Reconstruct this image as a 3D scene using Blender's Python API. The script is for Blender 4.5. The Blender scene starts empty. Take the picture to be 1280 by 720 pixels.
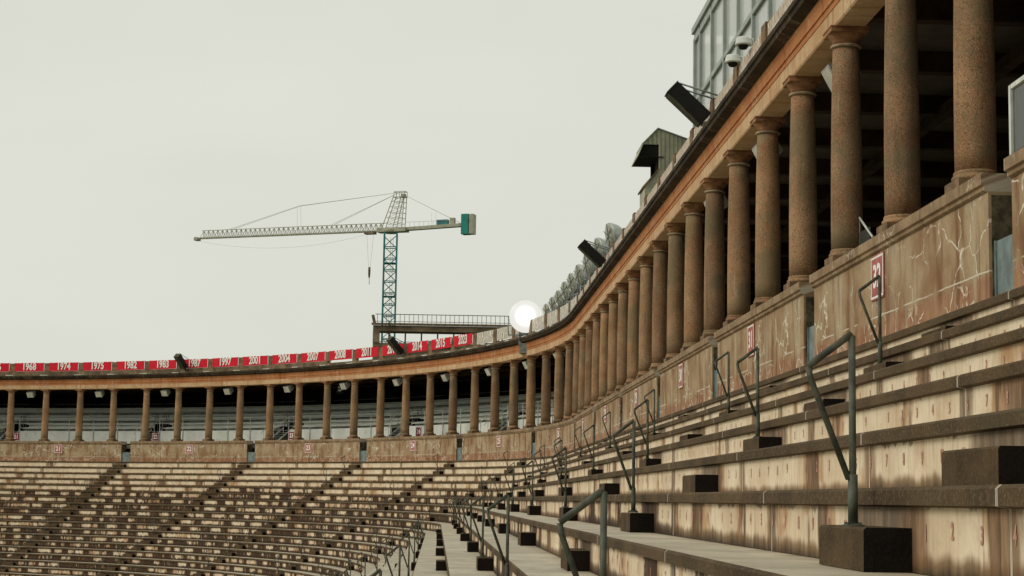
import bpy, math, random
from mathutils import Matrix, Vector
random.seed(7)
S = bpy.context.scene
COL = S.collection
CZ = 9.2                       # height of the photographer's eye above the field
# ------------------------------------------------------------------ camera
cam_d = bpy.data.cameras.new('camera'); cam = bpy.data.objects.new('camera', cam_d); COL.objects.link(cam)
cam_d.sensor_width = 36.0; cam_d.lens = 2212.965/1280*36.0
cam_d.clip_start = 0.05; cam_d.clip_end = 6000
YAW, PITCH, ROLL = -.040352, .119394, -.016576
CAMX, CAMY = -6.27579, -78.2596
def cam_axes():
    f = Vector((-math.sin(YAW), math.cos(YAW), 0)); r = Vector((math.cos(YAW), math.sin(YAW), 0)); u = Vector((0, 0, 1))
    f2 = f*math.cos(PITCH)+u*math.sin(PITCH); u2 = u*math.cos(PITCH)-f*math.sin(PITCH)
    r3 = r*math.cos(ROLL)-u2*math.sin(ROLL); u3 = u2*math.cos(ROLL)+r*math.sin(ROLL)
    return r3, u3, f2
cr, cu, cf = cam_axes()
m = Matrix.Identity(4)
for i in range(3):
    m[i][0] = cr[i]; m[i][1] = cu[i]; m[i][2] = -cf[i]
m[0][3], m[1][3], m[2][3] = CAMX, CAMY, CZ
cam.matrix_world = m
S.camera = cam
def project(p):
    d = Vector(p)-Vector((CAMX, CAMY, CZ)); z = d.dot(cf)
    if z < 0.3: return None
    return 640+2212.965*d.dot(cr)/z, 360-2212.965*d.dot(cu)/z, z
# ------------------------------------------------------------------ world, sun, exposure
SUN_EL, SUN_AZ = math.radians(32), math.radians(259)      # azimuth clockwise from +y
W = bpy.data.worlds.new('World'); S.world = W; W.use_nodes = True
wn = W.node_tree; wn.nodes.clear()
wo = wn.nodes.new('ShaderNodeOutputWorld'); wb = wn.nodes.new('ShaderNodeBackground'); wb.inputs[1].default_value = 0.1
sk = wn.nodes.new('ShaderNodeTexSky'); sk.sky_type = 'NISHITA'; sk.sun_disc = False
sk.sun_elevation = SUN_EL; sk.sun_rotation = SUN_AZ; sk.dust_density = 4; sk.air_density = 1
tc = wn.nodes.new('ShaderNodeTexCoord')
mp = wn.nodes.new('ShaderNodeMapping'); mp.inputs['Scale'].default_value = (1.3, 1.3, 4.0)
nz = wn.nodes.new('ShaderNodeTexNoise'); nz.inputs['Scale'].default_value = 1.6; nz.inputs['Detail'].default_value = 4; nz.inputs['Roughness'].default_value = .5
rp = wn.nodes.new('ShaderNodeValToRGB')
rp.color_ramp.elements[0].position = .3; rp.color_ramp.elements[0].color = (6.95, 7.05, 6.2, 1)
rp.color_ramp.elements[1].position = .7; rp.color_ramp.elements[1].color = (7.7, 7.75, 6.95, 1)
mx = wn.nodes.new('ShaderNodeMix'); mx.data_type = 'RGBA'; mx.inputs[0].default_value = .96
L = wn.links.new
L(tc.outputs['Generated'], mp.inputs[0]); L(mp.outputs[0], nz.inputs['Vector']); L(nz.outputs[0], rp.inputs[0])
L(sk.outputs[0], mx.inputs[6]); L(rp.outputs[0], mx.inputs[7]); L(mx.outputs[2], wb.inputs[0]); L(wb.outputs[0], wo.inputs[0])
sun_d = bpy.data.lights.new('sun', 'SUN'); sun_d.energy = 1.2; sun_d.angle = math.radians(26); sun_d.color = (1, .93, .82)
sun = bpy.data.objects.new('sun', sun_d); COL.objects.link(sun)
sd = Vector((math.sin(SUN_AZ)*math.cos(SUN_EL), math.cos(SUN_AZ)*math.cos(SUN_EL), math.sin(SUN_EL)))
sun.rotation_euler = sd.to_track_quat('Z', 'Y').to_euler()
S.view_settings.view_transform = 'Standard'; S.view_settings.look = 'None'
S.view_settings.exposure = 0.0; S.view_settings.gamma = 1.0; S.view_settings.use_curve_mapping = False
S.cycles.max_bounces = 5; S.cycles.diffuse_bounces = 3

# ------------------------------------------------------------------ node helpers / materials
class NT:
    def __init__(s, name):
        s.m = bpy.data.materials.new(name); s.m.use_nodes = True; s.t = s.m.node_tree; s.t.nodes.clear()
        s.out = s.n('OutputMaterial'); s.b = s.n('BsdfPrincipled'); s.l(s.b.outputs[0], s.out.inputs[0])
    def n(s, ty): return s.t.nodes.new('ShaderNode'+ty)
    def l(s, a, b): s.t.links.new(a, b)
    def val(s, v, inp):
        if hasattr(v, 'is_linked') or hasattr(v, 'links'): s.l(v, inp)
        else: inp.default_value = v
    def math(s, op, a, b=0.0, c=None, clamp=False):
        x = s.n('Math'); x.operation = op; x.use_clamp = clamp; s.val(a, x.inputs[0]); s.val(b, x.inputs[1])
        if c is not None: s.val(c, x.inputs[2])
        return x.outputs[0]
    def noise(s, vec, scale, detail=3, rough=.55, dist=0.0):
        x = s.n('TexNoise'); x.inputs['Scale'].default_value = scale; x.inputs['Detail'].default_value = detail
        x.inputs['Roughness'].default_value = rough; x.inputs['Distortion'].default_value = dist
        s.l(vec, x.inputs['Vector']); return x.outputs[0]
    def step(s, v, lo, hi):
        x = s.n('MapRange'); x.interpolation_type = 'SMOOTHSTEP'; s.val(v, x.inputs[0]); s.val(lo, x.inputs[1]); s.val(hi, x.inputs[2]); return x.outputs[0]
    def mix(s, f, a, b):
        x = s.n('Mix'); x.data_type = 'RGBA'; s.val(f, x.inputs[0])
        for v, k in ((a, 6), (b, 7)):
            if isinstance(v, (tuple, list)): x.inputs[k].default_value = (*v[:3], 1)
            else: s.l(v, x.inputs[k])
        return x.outputs[2]
    def uv(s, name):
        x = s.n('UVMap'); x.uv_map = name; return x.outputs[0]
    def sep(s, v):
        x = s.n('SeparateXYZ'); s.l(v, x.inputs[0]); return x.outputs
    def comb(s, a, b, c=0.0):
        x = s.n('CombineXYZ'); s.val(a, x.inputs[0]); s.val(b, x.inputs[1]); s.val(c, x.inputs[2]); return x.outputs[0]
    def pos(s):
        return s.n('NewGeometry').outputs['Position']
    def col(s, c, rough=.8, spec=.3):
        if isinstance(c, (tuple, list)): s.b.inputs['Base Color'].default_value = (*c[:3], 1)
        else: s.l(c, s.b.inputs['Base Color'])
        s.val(rough, s.b.inputs['Roughness']); s.b.inputs['Specular IOR Level'].default_value = spec
    def bump(s, h, strength=.4, dist=.02):
        x = s.n('Bump'); x.inputs['Strength'].default_value = strength; x.inputs['Distance'].default_value = dist
        s.l(h, x.inputs['Height']); s.l(x.outputs[0], s.b.inputs['Normal'])

def plain(name, c, rough=.6, metal=0.0, var=.12, scale=3.0, dirt=None):
    t = NT(name); p = t.pos(); n = t.noise(p, scale, 4)
    lo = tuple(max(0, x*(1-var*2)) for x in c); hi = tuple(min(1, x*(1+var)) for x in c)
    k = t.mix(t.step(n, .3, .7), lo, hi)
    if dirt:
        k = t.mix(t.math('MULTIPLY', t.step(t.noise(p, scale*2.7, 5, .65), .5, .72), .75), k, dirt)
    t.col(k, rough); t.b.inputs['Metallic'].default_value = metal
    return t.m
M = {}
# column concrete: speckled aggregate
def mat_column():
    t = NT('column_concrete'); tcn = t.n('TexCoord'); oi = t.n('ObjectInfo')
    ad = t.n('VectorMath'); ad.operation = 'ADD'; t.l(tcn.outputs['Object'], ad.inputs[0])
    rv = t.comb(t.math('MULTIPLY', oi.outputs['Random'], 57.0), t.math('MULTIPLY', oi.outputs['Random'], 31.0)); t.l(rv, ad.inputs[1])
    v = ad.outputs[0]
    big = t.step(t.noise(v, 1.3, 4), .3, .7)
    c = t.mix(big, (.30, .152, .074), (.47, .275, .15))
    mid = t.step(t.noise(v, 7, 4, .6), .42, .68)
    c = t.mix(t.math('MULTIPLY', mid, .55), c, (.25, .205, .115))
    sx = t.n('Mapping'); sx.inputs['Scale'].default_value = (6, 6, .5); t.l(v, sx.inputs[0])
    stk = t.step(t.noise(sx.outputs[0], 1.2, 3), .55, .75)
    c = t.mix(t.math('MULTIPLY', stk, .5), c, (.13, .075, .04))
    vo = t.n('TexVoronoi'); vo.inputs['Scale'].default_value = 38; t.l(v, vo.inputs['Vector'])
    sp = t.step(vo.outputs['Distance'], .28, .12)
    c = t.mix(t.math('MULTIPLY', sp, t.step(t.noise(v, 20, 2), .36, .52)), c, (.66, .50, .31))
    dk = t.step(t.noise(v, 42, 3, .7), .52, .64)
    c = t.mix(t.math('MULTIPLY', dk, .7), c, (.07, .05, .03))
    gr = t.step(t.noise(v, .9, 3), .48, .66)
    c = t.mix(t.math('MULTIPLY', gr, .55), c, (.17, .155, .09))
    wn_ = t.step(t.noise(sx.outputs[0], 2.1, 4, .65), .58, .70)
    c = t.mix(t.math('MULTIPLY', wn_, t.math('MULTIPLY', t.step(t.noise(v, 1.1, 2), .5, .6), .5)), c, (.50, .42, .29))
    hs = t.n('HueSaturation'); t.val(t.math('ADD', .74, t.math('MULTIPLY', oi.outputs['Random'], .34)), hs.inputs['Value']); t.val(t.math('ADD', .97, t.math('MULTIPLY', oi.outputs['Random'], .06)), hs.inputs['Saturation']); t.l(c, hs.inputs['Color']); c = hs.outputs[0]
    t.col(c, .9, .2); t.bump(t.noise(v, 55, 3), .5, .012); return t.m
M['column'] = mat_column()
def stone(name, a, b, stain, scale=1.5, vert=True, white=.0):
    t = NT(name); u = t.sep(t.uv('UVMap')); vec = t.comb(u[0], u[1], 0)
    n1 = t.step(t.noise(vec, scale, 5, .6), .32, .68); c = t.mix(n1, a, b)
    sv = t.comb(t.math('MULTIPLY', u[0], 3.0), t.math('MULTIPLY', u[1], .35))
    c = t.mix(t.math('MULTIPLY', t.step(t.noise(sv, 1.4, 4), .5, .74), .7), c, stain)
    c = t.mix(t.math('MULTIPLY', t.step(t.noise(vec, 24, 4, .7), .5, .75), .45), c, tuple(x*.5 for x in stain))
    e = t.sep(t.uv('UVEdge'))[0]
    if white:
        wv = t.math('ABSOLUTE', t.math('SUBTRACT', t.noise(t.comb(t.math('MULTIPLY', u[0], 1.6), u[1]), 1.1, 4, .6, .4), .5))
        wl = t.math('MULTIPLY', t.step(wv, .012, .003), t.step(t.noise(vec, .8, 2), .46, .60))
        jl = t.math('MULTIPLY', t.step(e, .03, .012), t.step(t.noise(vec, 5, 2), .38, .5))
        c = t.mix(t.math('MULTIPLY', t.math('MAXIMUM', wl, jl), white), c, (.72, .66, .54))
    t.col(c, .88, .2); t.bump(t.noise(vec, 30, 4), .35, .015); return t.m
M['architrave'] = stone('architrave_concrete', (.50, .30, .15), (.63, .43, .25), (.30, .13, .05), 1.2, white=.55)
M['frieze'] = stone('frieze_concrete', (.40, .145, .05), (.50, .225, .09), (.21, .06, .018), .9, white=.35)
M['cornice'] = stone('cornice_dark', (.02, .014, .007), (.065, .043, .021), (.009, .006, .004), 1.3, white=.14)  # cornice much darker than the frieze below it
M['coping'] = stone('coping_concrete', (.22, .145, .08), (.36, .25, .15), (.10, .06, .032), 2.0, white=.5)
def mat_wall():
    t = NT('parapet_concrete'); u = t.sep(t.uv('UVMap')); s, z = u[0], u[1]; vec = t.comb(s, z)
    low = t.step(t.math('ADD', z, t.math('MULTIPLY', t.noise(vec, 1.2, 3), .3)), .78, .62)
    a = t.mix(t.step(t.noise(vec, 1.0, 5, .6), .34, .66), (.28, .165, .085), (.43, .325, .20))
    b = t.mix(t.step(t.noise(vec, 1.7, 5, .6), .35, .65), (.27, .125, .062), (.37, .215, .125))
    c = t.mix(low, a, b)
    sv = t.comb(t.math('MULTIPLY', s, 4.0), t.math('MULTIPLY', z, .5))
    c = t.mix(t.math('MULTIPLY', t.step(t.noise(sv, 1.1, 4), .48, .68), .75), c, (.165, .072, .03))
    c = t.mix(t.math('MULTIPLY', t.step(t.noise(sv, .7, 4), .52, .72), .62), c, (.47, .40, .29))
    c = t.mix(t.math('MULTIPLY', t.step(t.noise(vec, 22, 4, .7), .52, .75), .4), c, (.11, .065, .035))
    # efflorescence: wandering white lines, more of them low on the wall
    dv = t.n('VectorMath'); dv.operation = 'ADD'; t.l(vec, dv.inputs[0])
    nn = t.n('TexNoise'); nn.inputs['Scale'].default_value = 2.2; t.l(vec, nn.inputs['Vector'])
    sc = t.n('VectorMath'); sc.operation = 'SCALE'; sc.inputs['Scale'].default_value = .5; t.l(nn.outputs['Color'], sc.inputs[0]); t.l(sc.outputs[0], dv.inputs[1])
    vo = t.n('TexVoronoi'); vo.feature = 'DISTANCE_TO_EDGE'; vo.inputs['Scale'].default_value = 1.35; t.l(dv.outputs[0], vo.inputs['Vector'])
    ln = t.step(vo.outputs['Distance'], .022, .006)
    ar = t.math('MAXIMUM', t.step(t.noise(vec, .55, 3), .51, .58), t.math('MULTIPLY', low, t.step(t.noise(vec, .8, 2), .45, .55)))
    ed = t.sep(t.uv('UVEdge'))[0]
    ar = t.math('MAXIMUM', ar, t.math('MULTIPLY', t.step(ed, 1.3, .3), t.step(t.noise(vec, 1.6, 2), .42, .55)))
    v2 = t.n('TexVoronoi'); v2.feature = 'DISTANCE_TO_EDGE'; v2.inputs['Scale'].default_value = 3.4; t.l(dv.outputs[0], v2.inputs['Vector'])
    l2 = t.math('MULTIPLY', t.step(v2.outputs['Distance'], .05, .015), t.math('MULTIPLY', t.step(t.noise(vec, .7, 3), .53, .6), t.math('MAXIMUM', low, t.step(ed, 1.2, .4))))
    ln = t.math('MAXIMUM', ln, l2)
    br = t.step(t.noise(vec, 9, 3), .36, .52)
    c = t.mix(t.math('MULTIPLY', t.math('MULTIPLY', ln, ar), t.math('MULTIPLY', br, .9)), c, (.74, .69, .57))
    # pale construction joint at 0.62 m
    jz = t.step(t.math('ABSOLUTE', t.math('SUBTRACT', z, t.math('ADD', .6, t.math('MULTIPLY', t.noise(vec, 2.5, 2), .04)))), .014, .004)
    c = t.mix(t.math('MULTIPLY', jz, t.step(t.noise(vec, .9, 2), .42, .52)), c, (.62, .56, .44))
    t.col(c, .88, .2); t.bump(t.noise(vec, 26, 4), .35, .015); return t.m
M['wall'] = mat_wall()
def mat_riser():
    t = NT('riser_concrete'); u = t.sep(t.uv('UVMap')); s, z = u[0], u[1]
    e = t.sep(t.uv('UVEdge')); edge, amt = e[0], e[1]
    ais = t.sep(t.uv('UVAisle'))[0]
    vec = t.comb(s, z); h = .315
    base = t.mix(t.step(t.noise(vec, 1.4, 4), .35, .65), (.65, .52, .36), (.79, .675, .505))
    fine = t.comb(t.math('MULTIPLY', s, 22.0), t.math('MULTIPLY', z, 2.2))
    base = t.mix(t.math('MULTIPLY', t.step(t.noise(fine, 1.0, 3), .46, .68), .4), base, (.46, .335, .205))
    base = t.mix(t.math('MULTIPLY', t.step(t.noise(vec, 9, 4, .7), .5, .75), .35), base, (.42, .32, .21))
    # vertical coordinate warped so that stains hang as tongues and rise as peaks
    hz = t.math('DIVIDE', z, h)
    v1 = t.noise(t.comb(s, 0.0), .85, 1, .3)
    v2 = t.noise(t.comb(t.math('MULTIPLY', s, 4.2), t.math('MULTIPLY', z, .9)), 1.3, 3, .6)
    v3 = t.noise(t.comb(t.math('MULTIPLY', s, 13.0), t.math('MULTIPLY', z, 1.2)), 1.0, 2, .5)
    st = t.math('ADD', t.math('ADD', t.math('MULTIPLY', v1, .76), t.math('MULTIPLY', v2, .19)), t.math('MULTIPLY', v3, .05))
    th = t.math('SUBTRACT', .625, t.math('MULTIPLY', amt, .25))
    k = t.step(st, th, t.math('ADD', th, .03))
    k = t.math('MAXIMUM', k, t.math('MULTIPLY', t.step(t.math('ADD', edge, t.math('MULTIPLY', v2, .34)), .36, .25), .92))
    k = t.math('MAXIMUM', k, t.math('MULTIPLY', t.step(t.math('ADD', ais, t.math('MULTIPLY', v2, .9)), 1.35, .95), .95))
    # drips from the slab above: length changes along the row
    dl = t.math('MULTIPLY', t.math('SUBTRACT', t.noise(t.comb(t.math('MULTIPLY', s, 3.4), 3.7), 1.0, 3, .7), .49), t.math('ADD', .25, t.math('MULTIPLY', amt, 2.4)))
    k = t.math('MAXIMUM', k, t.math('MULTIPLY', t.step(t.math('ADD', hz, dl), .99, 1.06), .82))
    # rust and grime climbing from the foot
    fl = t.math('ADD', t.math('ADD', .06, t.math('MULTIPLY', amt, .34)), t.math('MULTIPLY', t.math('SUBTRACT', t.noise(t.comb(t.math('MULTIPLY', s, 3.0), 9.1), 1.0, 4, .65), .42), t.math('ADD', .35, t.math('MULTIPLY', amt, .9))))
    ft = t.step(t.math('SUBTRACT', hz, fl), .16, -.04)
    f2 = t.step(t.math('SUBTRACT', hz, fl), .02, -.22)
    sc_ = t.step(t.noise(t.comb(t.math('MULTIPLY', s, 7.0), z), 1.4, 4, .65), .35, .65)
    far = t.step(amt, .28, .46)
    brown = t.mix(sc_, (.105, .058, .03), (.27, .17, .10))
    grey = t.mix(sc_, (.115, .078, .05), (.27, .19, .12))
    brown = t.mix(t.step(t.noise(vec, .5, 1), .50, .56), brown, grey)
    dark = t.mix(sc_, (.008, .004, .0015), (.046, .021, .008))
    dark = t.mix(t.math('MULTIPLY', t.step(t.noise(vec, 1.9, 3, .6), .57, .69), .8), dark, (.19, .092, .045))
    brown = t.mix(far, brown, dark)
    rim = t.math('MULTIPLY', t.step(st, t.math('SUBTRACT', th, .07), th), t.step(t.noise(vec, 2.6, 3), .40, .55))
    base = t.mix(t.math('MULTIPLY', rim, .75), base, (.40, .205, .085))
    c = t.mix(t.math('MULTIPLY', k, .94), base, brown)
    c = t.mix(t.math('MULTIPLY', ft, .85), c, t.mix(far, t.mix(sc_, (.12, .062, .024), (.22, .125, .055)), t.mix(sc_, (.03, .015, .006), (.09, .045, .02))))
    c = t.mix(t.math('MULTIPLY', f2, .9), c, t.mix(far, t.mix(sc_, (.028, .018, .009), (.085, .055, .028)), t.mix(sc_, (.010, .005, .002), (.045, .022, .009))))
    c = t.mix(t.math('MULTIPLY', t.step(edge, .014, .006), t.step(t.noise(vec, 2, 1), .35, .45)), c, (.72, .66, .54))
    t.col(c, .85, .25); t.bump(t.noise(vec, 40, 3), .25, .01); return t.m
M['riser'] = mat_riser()
def mat_tread():
    t = NT('tread_concrete'); p = t.pos(); e = t.sep(t.uv('UVEdge'))
    c = t.mix(t.step(t.noise(p, .9, 5, .6), .32, .68), (.40, .345, .245), (.57, .51, .385))
    c = t.mix(t.math('MULTIPLY', t.step(t.noise(p, 5, 4), .5, .72), .5), c, (.22, .185, .125))
    c = t.mix(t.math('MULTIPLY', t.step(t.noise(p, 70, 2), .55, .7), .35), c, (.16, .14, .10))
    c = t.mix(t.math('MULTIPLY', t.step(e[0], .03, .01), .7), c, (.62, .58, .48))
    t.col(c, t.math('ADD', .38, t.math('MULTIPLY', t.noise(p, 2.2, 3), .4)), .4); t.bump(t.noise(p, 60, 3), .3, .01); return t.m
M['tread'] = mat_tread()
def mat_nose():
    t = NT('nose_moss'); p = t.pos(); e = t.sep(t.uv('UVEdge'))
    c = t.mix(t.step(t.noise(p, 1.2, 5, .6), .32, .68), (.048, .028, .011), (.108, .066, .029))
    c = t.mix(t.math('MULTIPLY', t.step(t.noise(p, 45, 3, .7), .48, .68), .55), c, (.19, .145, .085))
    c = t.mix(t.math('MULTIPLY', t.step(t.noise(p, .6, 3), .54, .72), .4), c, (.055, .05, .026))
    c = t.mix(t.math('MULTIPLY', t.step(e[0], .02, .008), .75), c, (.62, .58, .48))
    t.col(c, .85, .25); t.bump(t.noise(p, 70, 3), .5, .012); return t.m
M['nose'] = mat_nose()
def mat_block(name, a, b):
    t = NT(name); p = t.pos()
    c = t.mix(t.step(t.noise(p, 3, 5, .6), .3, .7), a, b)
    c = t.mix(t.math('MULTIPLY', t.step(t.noise(p, 60, 3, .7), .5, .68), .5), c, tuple(x*1.7 for x in b))
    t.col(c, .9, .2); t.bump(t.noise(p, 60, 3), .5, .012); return t.m
M['block'] = mat_block('step_block_concrete', (.045, .028, .013), (.10, .064, .03))
M['block_end'] = mat_block('step_block_dark', (.004, .003, .002), (.014, .008, .005))  # far darker tone for block ends and the merged blocks
M['rail'] = plain('painted_green_steel', (.085, .095, .07), .55, 0, .3, 9, (.11, .06, .03))
M['white_rail'] = plain('pale_metal', (.68, .70, .64), .5, 0, .1, 4)
M['lamp_box'] = plain('lamp_box_paint', (.48, .50, .45), .5, 0, .12, 4)
M['galv'] = plain('galvanised_metal', (.27, .30, .285), .45, .3, .2, 5)
M['alum'] = plain('weathered_aluminium', (.78, .81, .73), .5, .0, .06, 1.3)
M['alum_dark'] = plain('bleacher_riser', (.30, .32, .275), .6, 0, .2, 1.5)
M['panel'] = plain('bleacher_front_panel', (.80, .83, .76), .55, 0, .04, .8, (.6, .62, .54))
M['deck'] = plain('deck_concrete', (.30, .27, .22), .9)
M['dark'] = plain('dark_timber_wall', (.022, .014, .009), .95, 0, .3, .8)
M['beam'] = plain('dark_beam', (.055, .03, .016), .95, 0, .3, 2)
M['roof'] = plain('roof_felt', (.10, .085, .065), .95)
M['gate'] = plain('blue_grey_flood_gate', (.165, .225, .225), .5, 0, .2, 4, (.20, .15, .09))
M['pier'] = plain('pier_end_moss', (.115, .095, .055), .9, 0, .4, 5, (.04, .03, .018))
M['post'] = plain('brown_pier', (.215, .135, .075), .9, 0, .25, 3, (.12, .07, .04))
M['curb'] = plain('roof_curb', (.20, .145, .085), .9, 0, .25, 2, (.09, .06, .035))
M['plate'] = plain('pale_cap_plate', (.60, .58, .48), .7)
M['red'] = plain('red_banner_cloth', (.68, .006, .024), .75, 0, .06, 2)
M['white'] = plain('white_print', (.85, .83, .78), .7, 0, .04, 3)
M['signred'] = plain('faded_red_paint', (.43, .13, .11), .8, 0, .15, 5, (.47, .27, .21))
M['signpurple'] = plain('crimson_sign', (.25, .02, .05), .6, 0, .08, 6)
M['black'] = plain('black_speaker_box', (.006, .0055, .004), .7, 0, .3, 5)
M['speaker_edge'] = plain('speaker_trim', (.07, .07, .035), .7, 0, .3, 5)
M['shed'] = plain('corrugated_shed_metal', (.40, .40, .29), .65, 0, .12, 2, (.30, .28, .19))
M['shed_shade'] = plain('shed_shade_black', (.006, .007, .005), .9)  # near-black: shade under the hood put into the colour
M['lampback'] = plain('floodlight_housing', (.47, .51, .48), .4, .1, .15, 6)
M['lampface'] = plain('floodlight_glass', (.33, .34, .27), .25, 0, .25, 10)
M['guard'] = plain('floodlight_guard', (.10, .10, .085), .6)
M['teal'] = plain('teal_crane_paint', (.035, .22, .22), .5, 0, .12, .8)
M['tealplate'] = plain('teal_counterweight', (.01, .24, .20), .5, 0, .08, .4)
M['cream'] = plain('cream_crane_paint', (.40, .39, .29), .6, 0, .12, .6)
M['cable'] = plain('steel_cable', (.40, .39, .33), .6)
M['concrete2'] = plain('pavilion_concrete', (.225, .165, .105), .9, 0, .25, .5, (.12, .085, .055))
M['concrete3'] = plain('pavilion_soffit', (.14, .12, .085), .9, 0, .2, .4)
M['darkrail'] = plain('dark_steel_railing', (.035, .04, .038), .6)
M['mullion'] = plain('grey_mullion', (.33, .37, .34), .5, 0, .08, 2)
M['field'] = plain('field_turf', (.045, .075, .02), .95, 0, .3, .2)
M['shed_rib'] = plain('shed_rib_metal', (.21, .20, .13), .65, 0, .1, 2)
M['redpaint'] = plain('red_painted_numeral', (.52, .27, .195), .85, 0, .1, 20)
def mat_glass(name, c, a):
    t = NT(name); t.col(c, .12, .5); t.b.inputs['Alpha'].default_value = a; return t.m
M['glass'] = mat_glass('pale_tinted_glass', (.74, .78, .74), .62)
M['plexi'] = mat_glass('clear_panel', (.10, .115, .10), .55)
def mat_scroll(name, ca, cb, sc, thr):
    t = NT(name); u = t.sep(t.uv('UVMap')); vec = t.comb(u[0], u[1])
    w = t.n('TexWave'); w.inputs['Scale'].default_value = sc; w.inputs['Distortion'].default_value = 9; w.inputs['Detail'].default_value = 2; t.l(vec, w.inputs['Vector'])
    c = t.mix(t.math('MULTIPLY', t.step(w.outputs['Fac'], thr, thr+.15), .85), ca, cb)
    t.col(c, .75); return t.m
M['scroll'] = mat_scroll('white_banner_print', (.76, .73, .63), (.20, .145, .09), .55, .45)
M['scroll2'] = mat_scroll('weathered_banner_print', (.74, .69, .58), (.27, .13, .06), .8, .30)
def mat_emit():
    t = NT('lit_lamp'); o = t.n('TexCoord').outputs['Object']; x = t.sep(o)
    r = t.math('POWER', t.math('ADD', t.math('MULTIPLY', x[1], x[1]), t.math('MULTIPLY', x[2], x[2])), .5)
    g = t.math('POWER', t.step(r, .49, .0), 3.0)
    t.val(t.math('ADD', .80, t.math('MULTIPLY', g, 5.0)), t.b.inputs['Emission Strength'])  # emission falls towards sky level at the rim, imitating soft glare
    t.b.inputs['Emission Color'].default_value = (1, .98, .92, 1); t.col((.05, .05, .05), .3); return t.m
M['lit'] = mat_emit()

# ------------------------------------------------------------------ path round the horseshoe
R0, SS, SC, K0 = 55.434, 3.3, 2.93159, 23.44811
def s_of(i): return (K0-i)*SC if i < K0 else -(i-K0)*SS
def P(s, off, z=0.0):
    if s < 0: return Vector((-off, s, z+CZ))
    a = s/R0; R = R0-off
    return Vector((-R0+R*math.cos(a), R*math.sin(a), z+CZ))
def frame(s):                     # rotation about z so that local x points to the field, local y backwards along +s
    return math.pi if s < 0 else math.pi+s/R0
def gap(n): return s_of(n)
SECTIONS = {20: (-4, -1), 21: (0, 3), 22: (4, 7), 23: (8, 11), 24: (12, 15), 25: (16, 19), 26: (20, 23), 27: (24, 26), 28: (27, 29), 29: (30, 32),
            30: (33, 35), 31: (36, 38), 32: (39, 41), 33: (42, 44), 34: (45, 47)}
WORDS = {20: 'twenty', 21: 'twenty-one', 22: 'twenty-two', 23: 'twenty-three', 24: 'twenty-four', 25: 'twenty-five', 26: 'twenty-six', 27: 'twenty-seven', 28: 'twenty-eight', 29: 'twenty-nine', 30: 'thirty', 31: 'thirty-one', 32: 'thirty-two', 33: 'thirty-three', 34: 'thirty-four'}
SEC_OF = {i: n for n, (a, b) in SECTIONS.items() for i in range(a, b+1)}
GAPS = {n: s_of(SECTIONS[n][1]+.5) for n in SECTIONS}          # aisle/gap between section n and n+1
S_MAX, S_MIN = s_of(-4.5), s_of(47.5)

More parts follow.
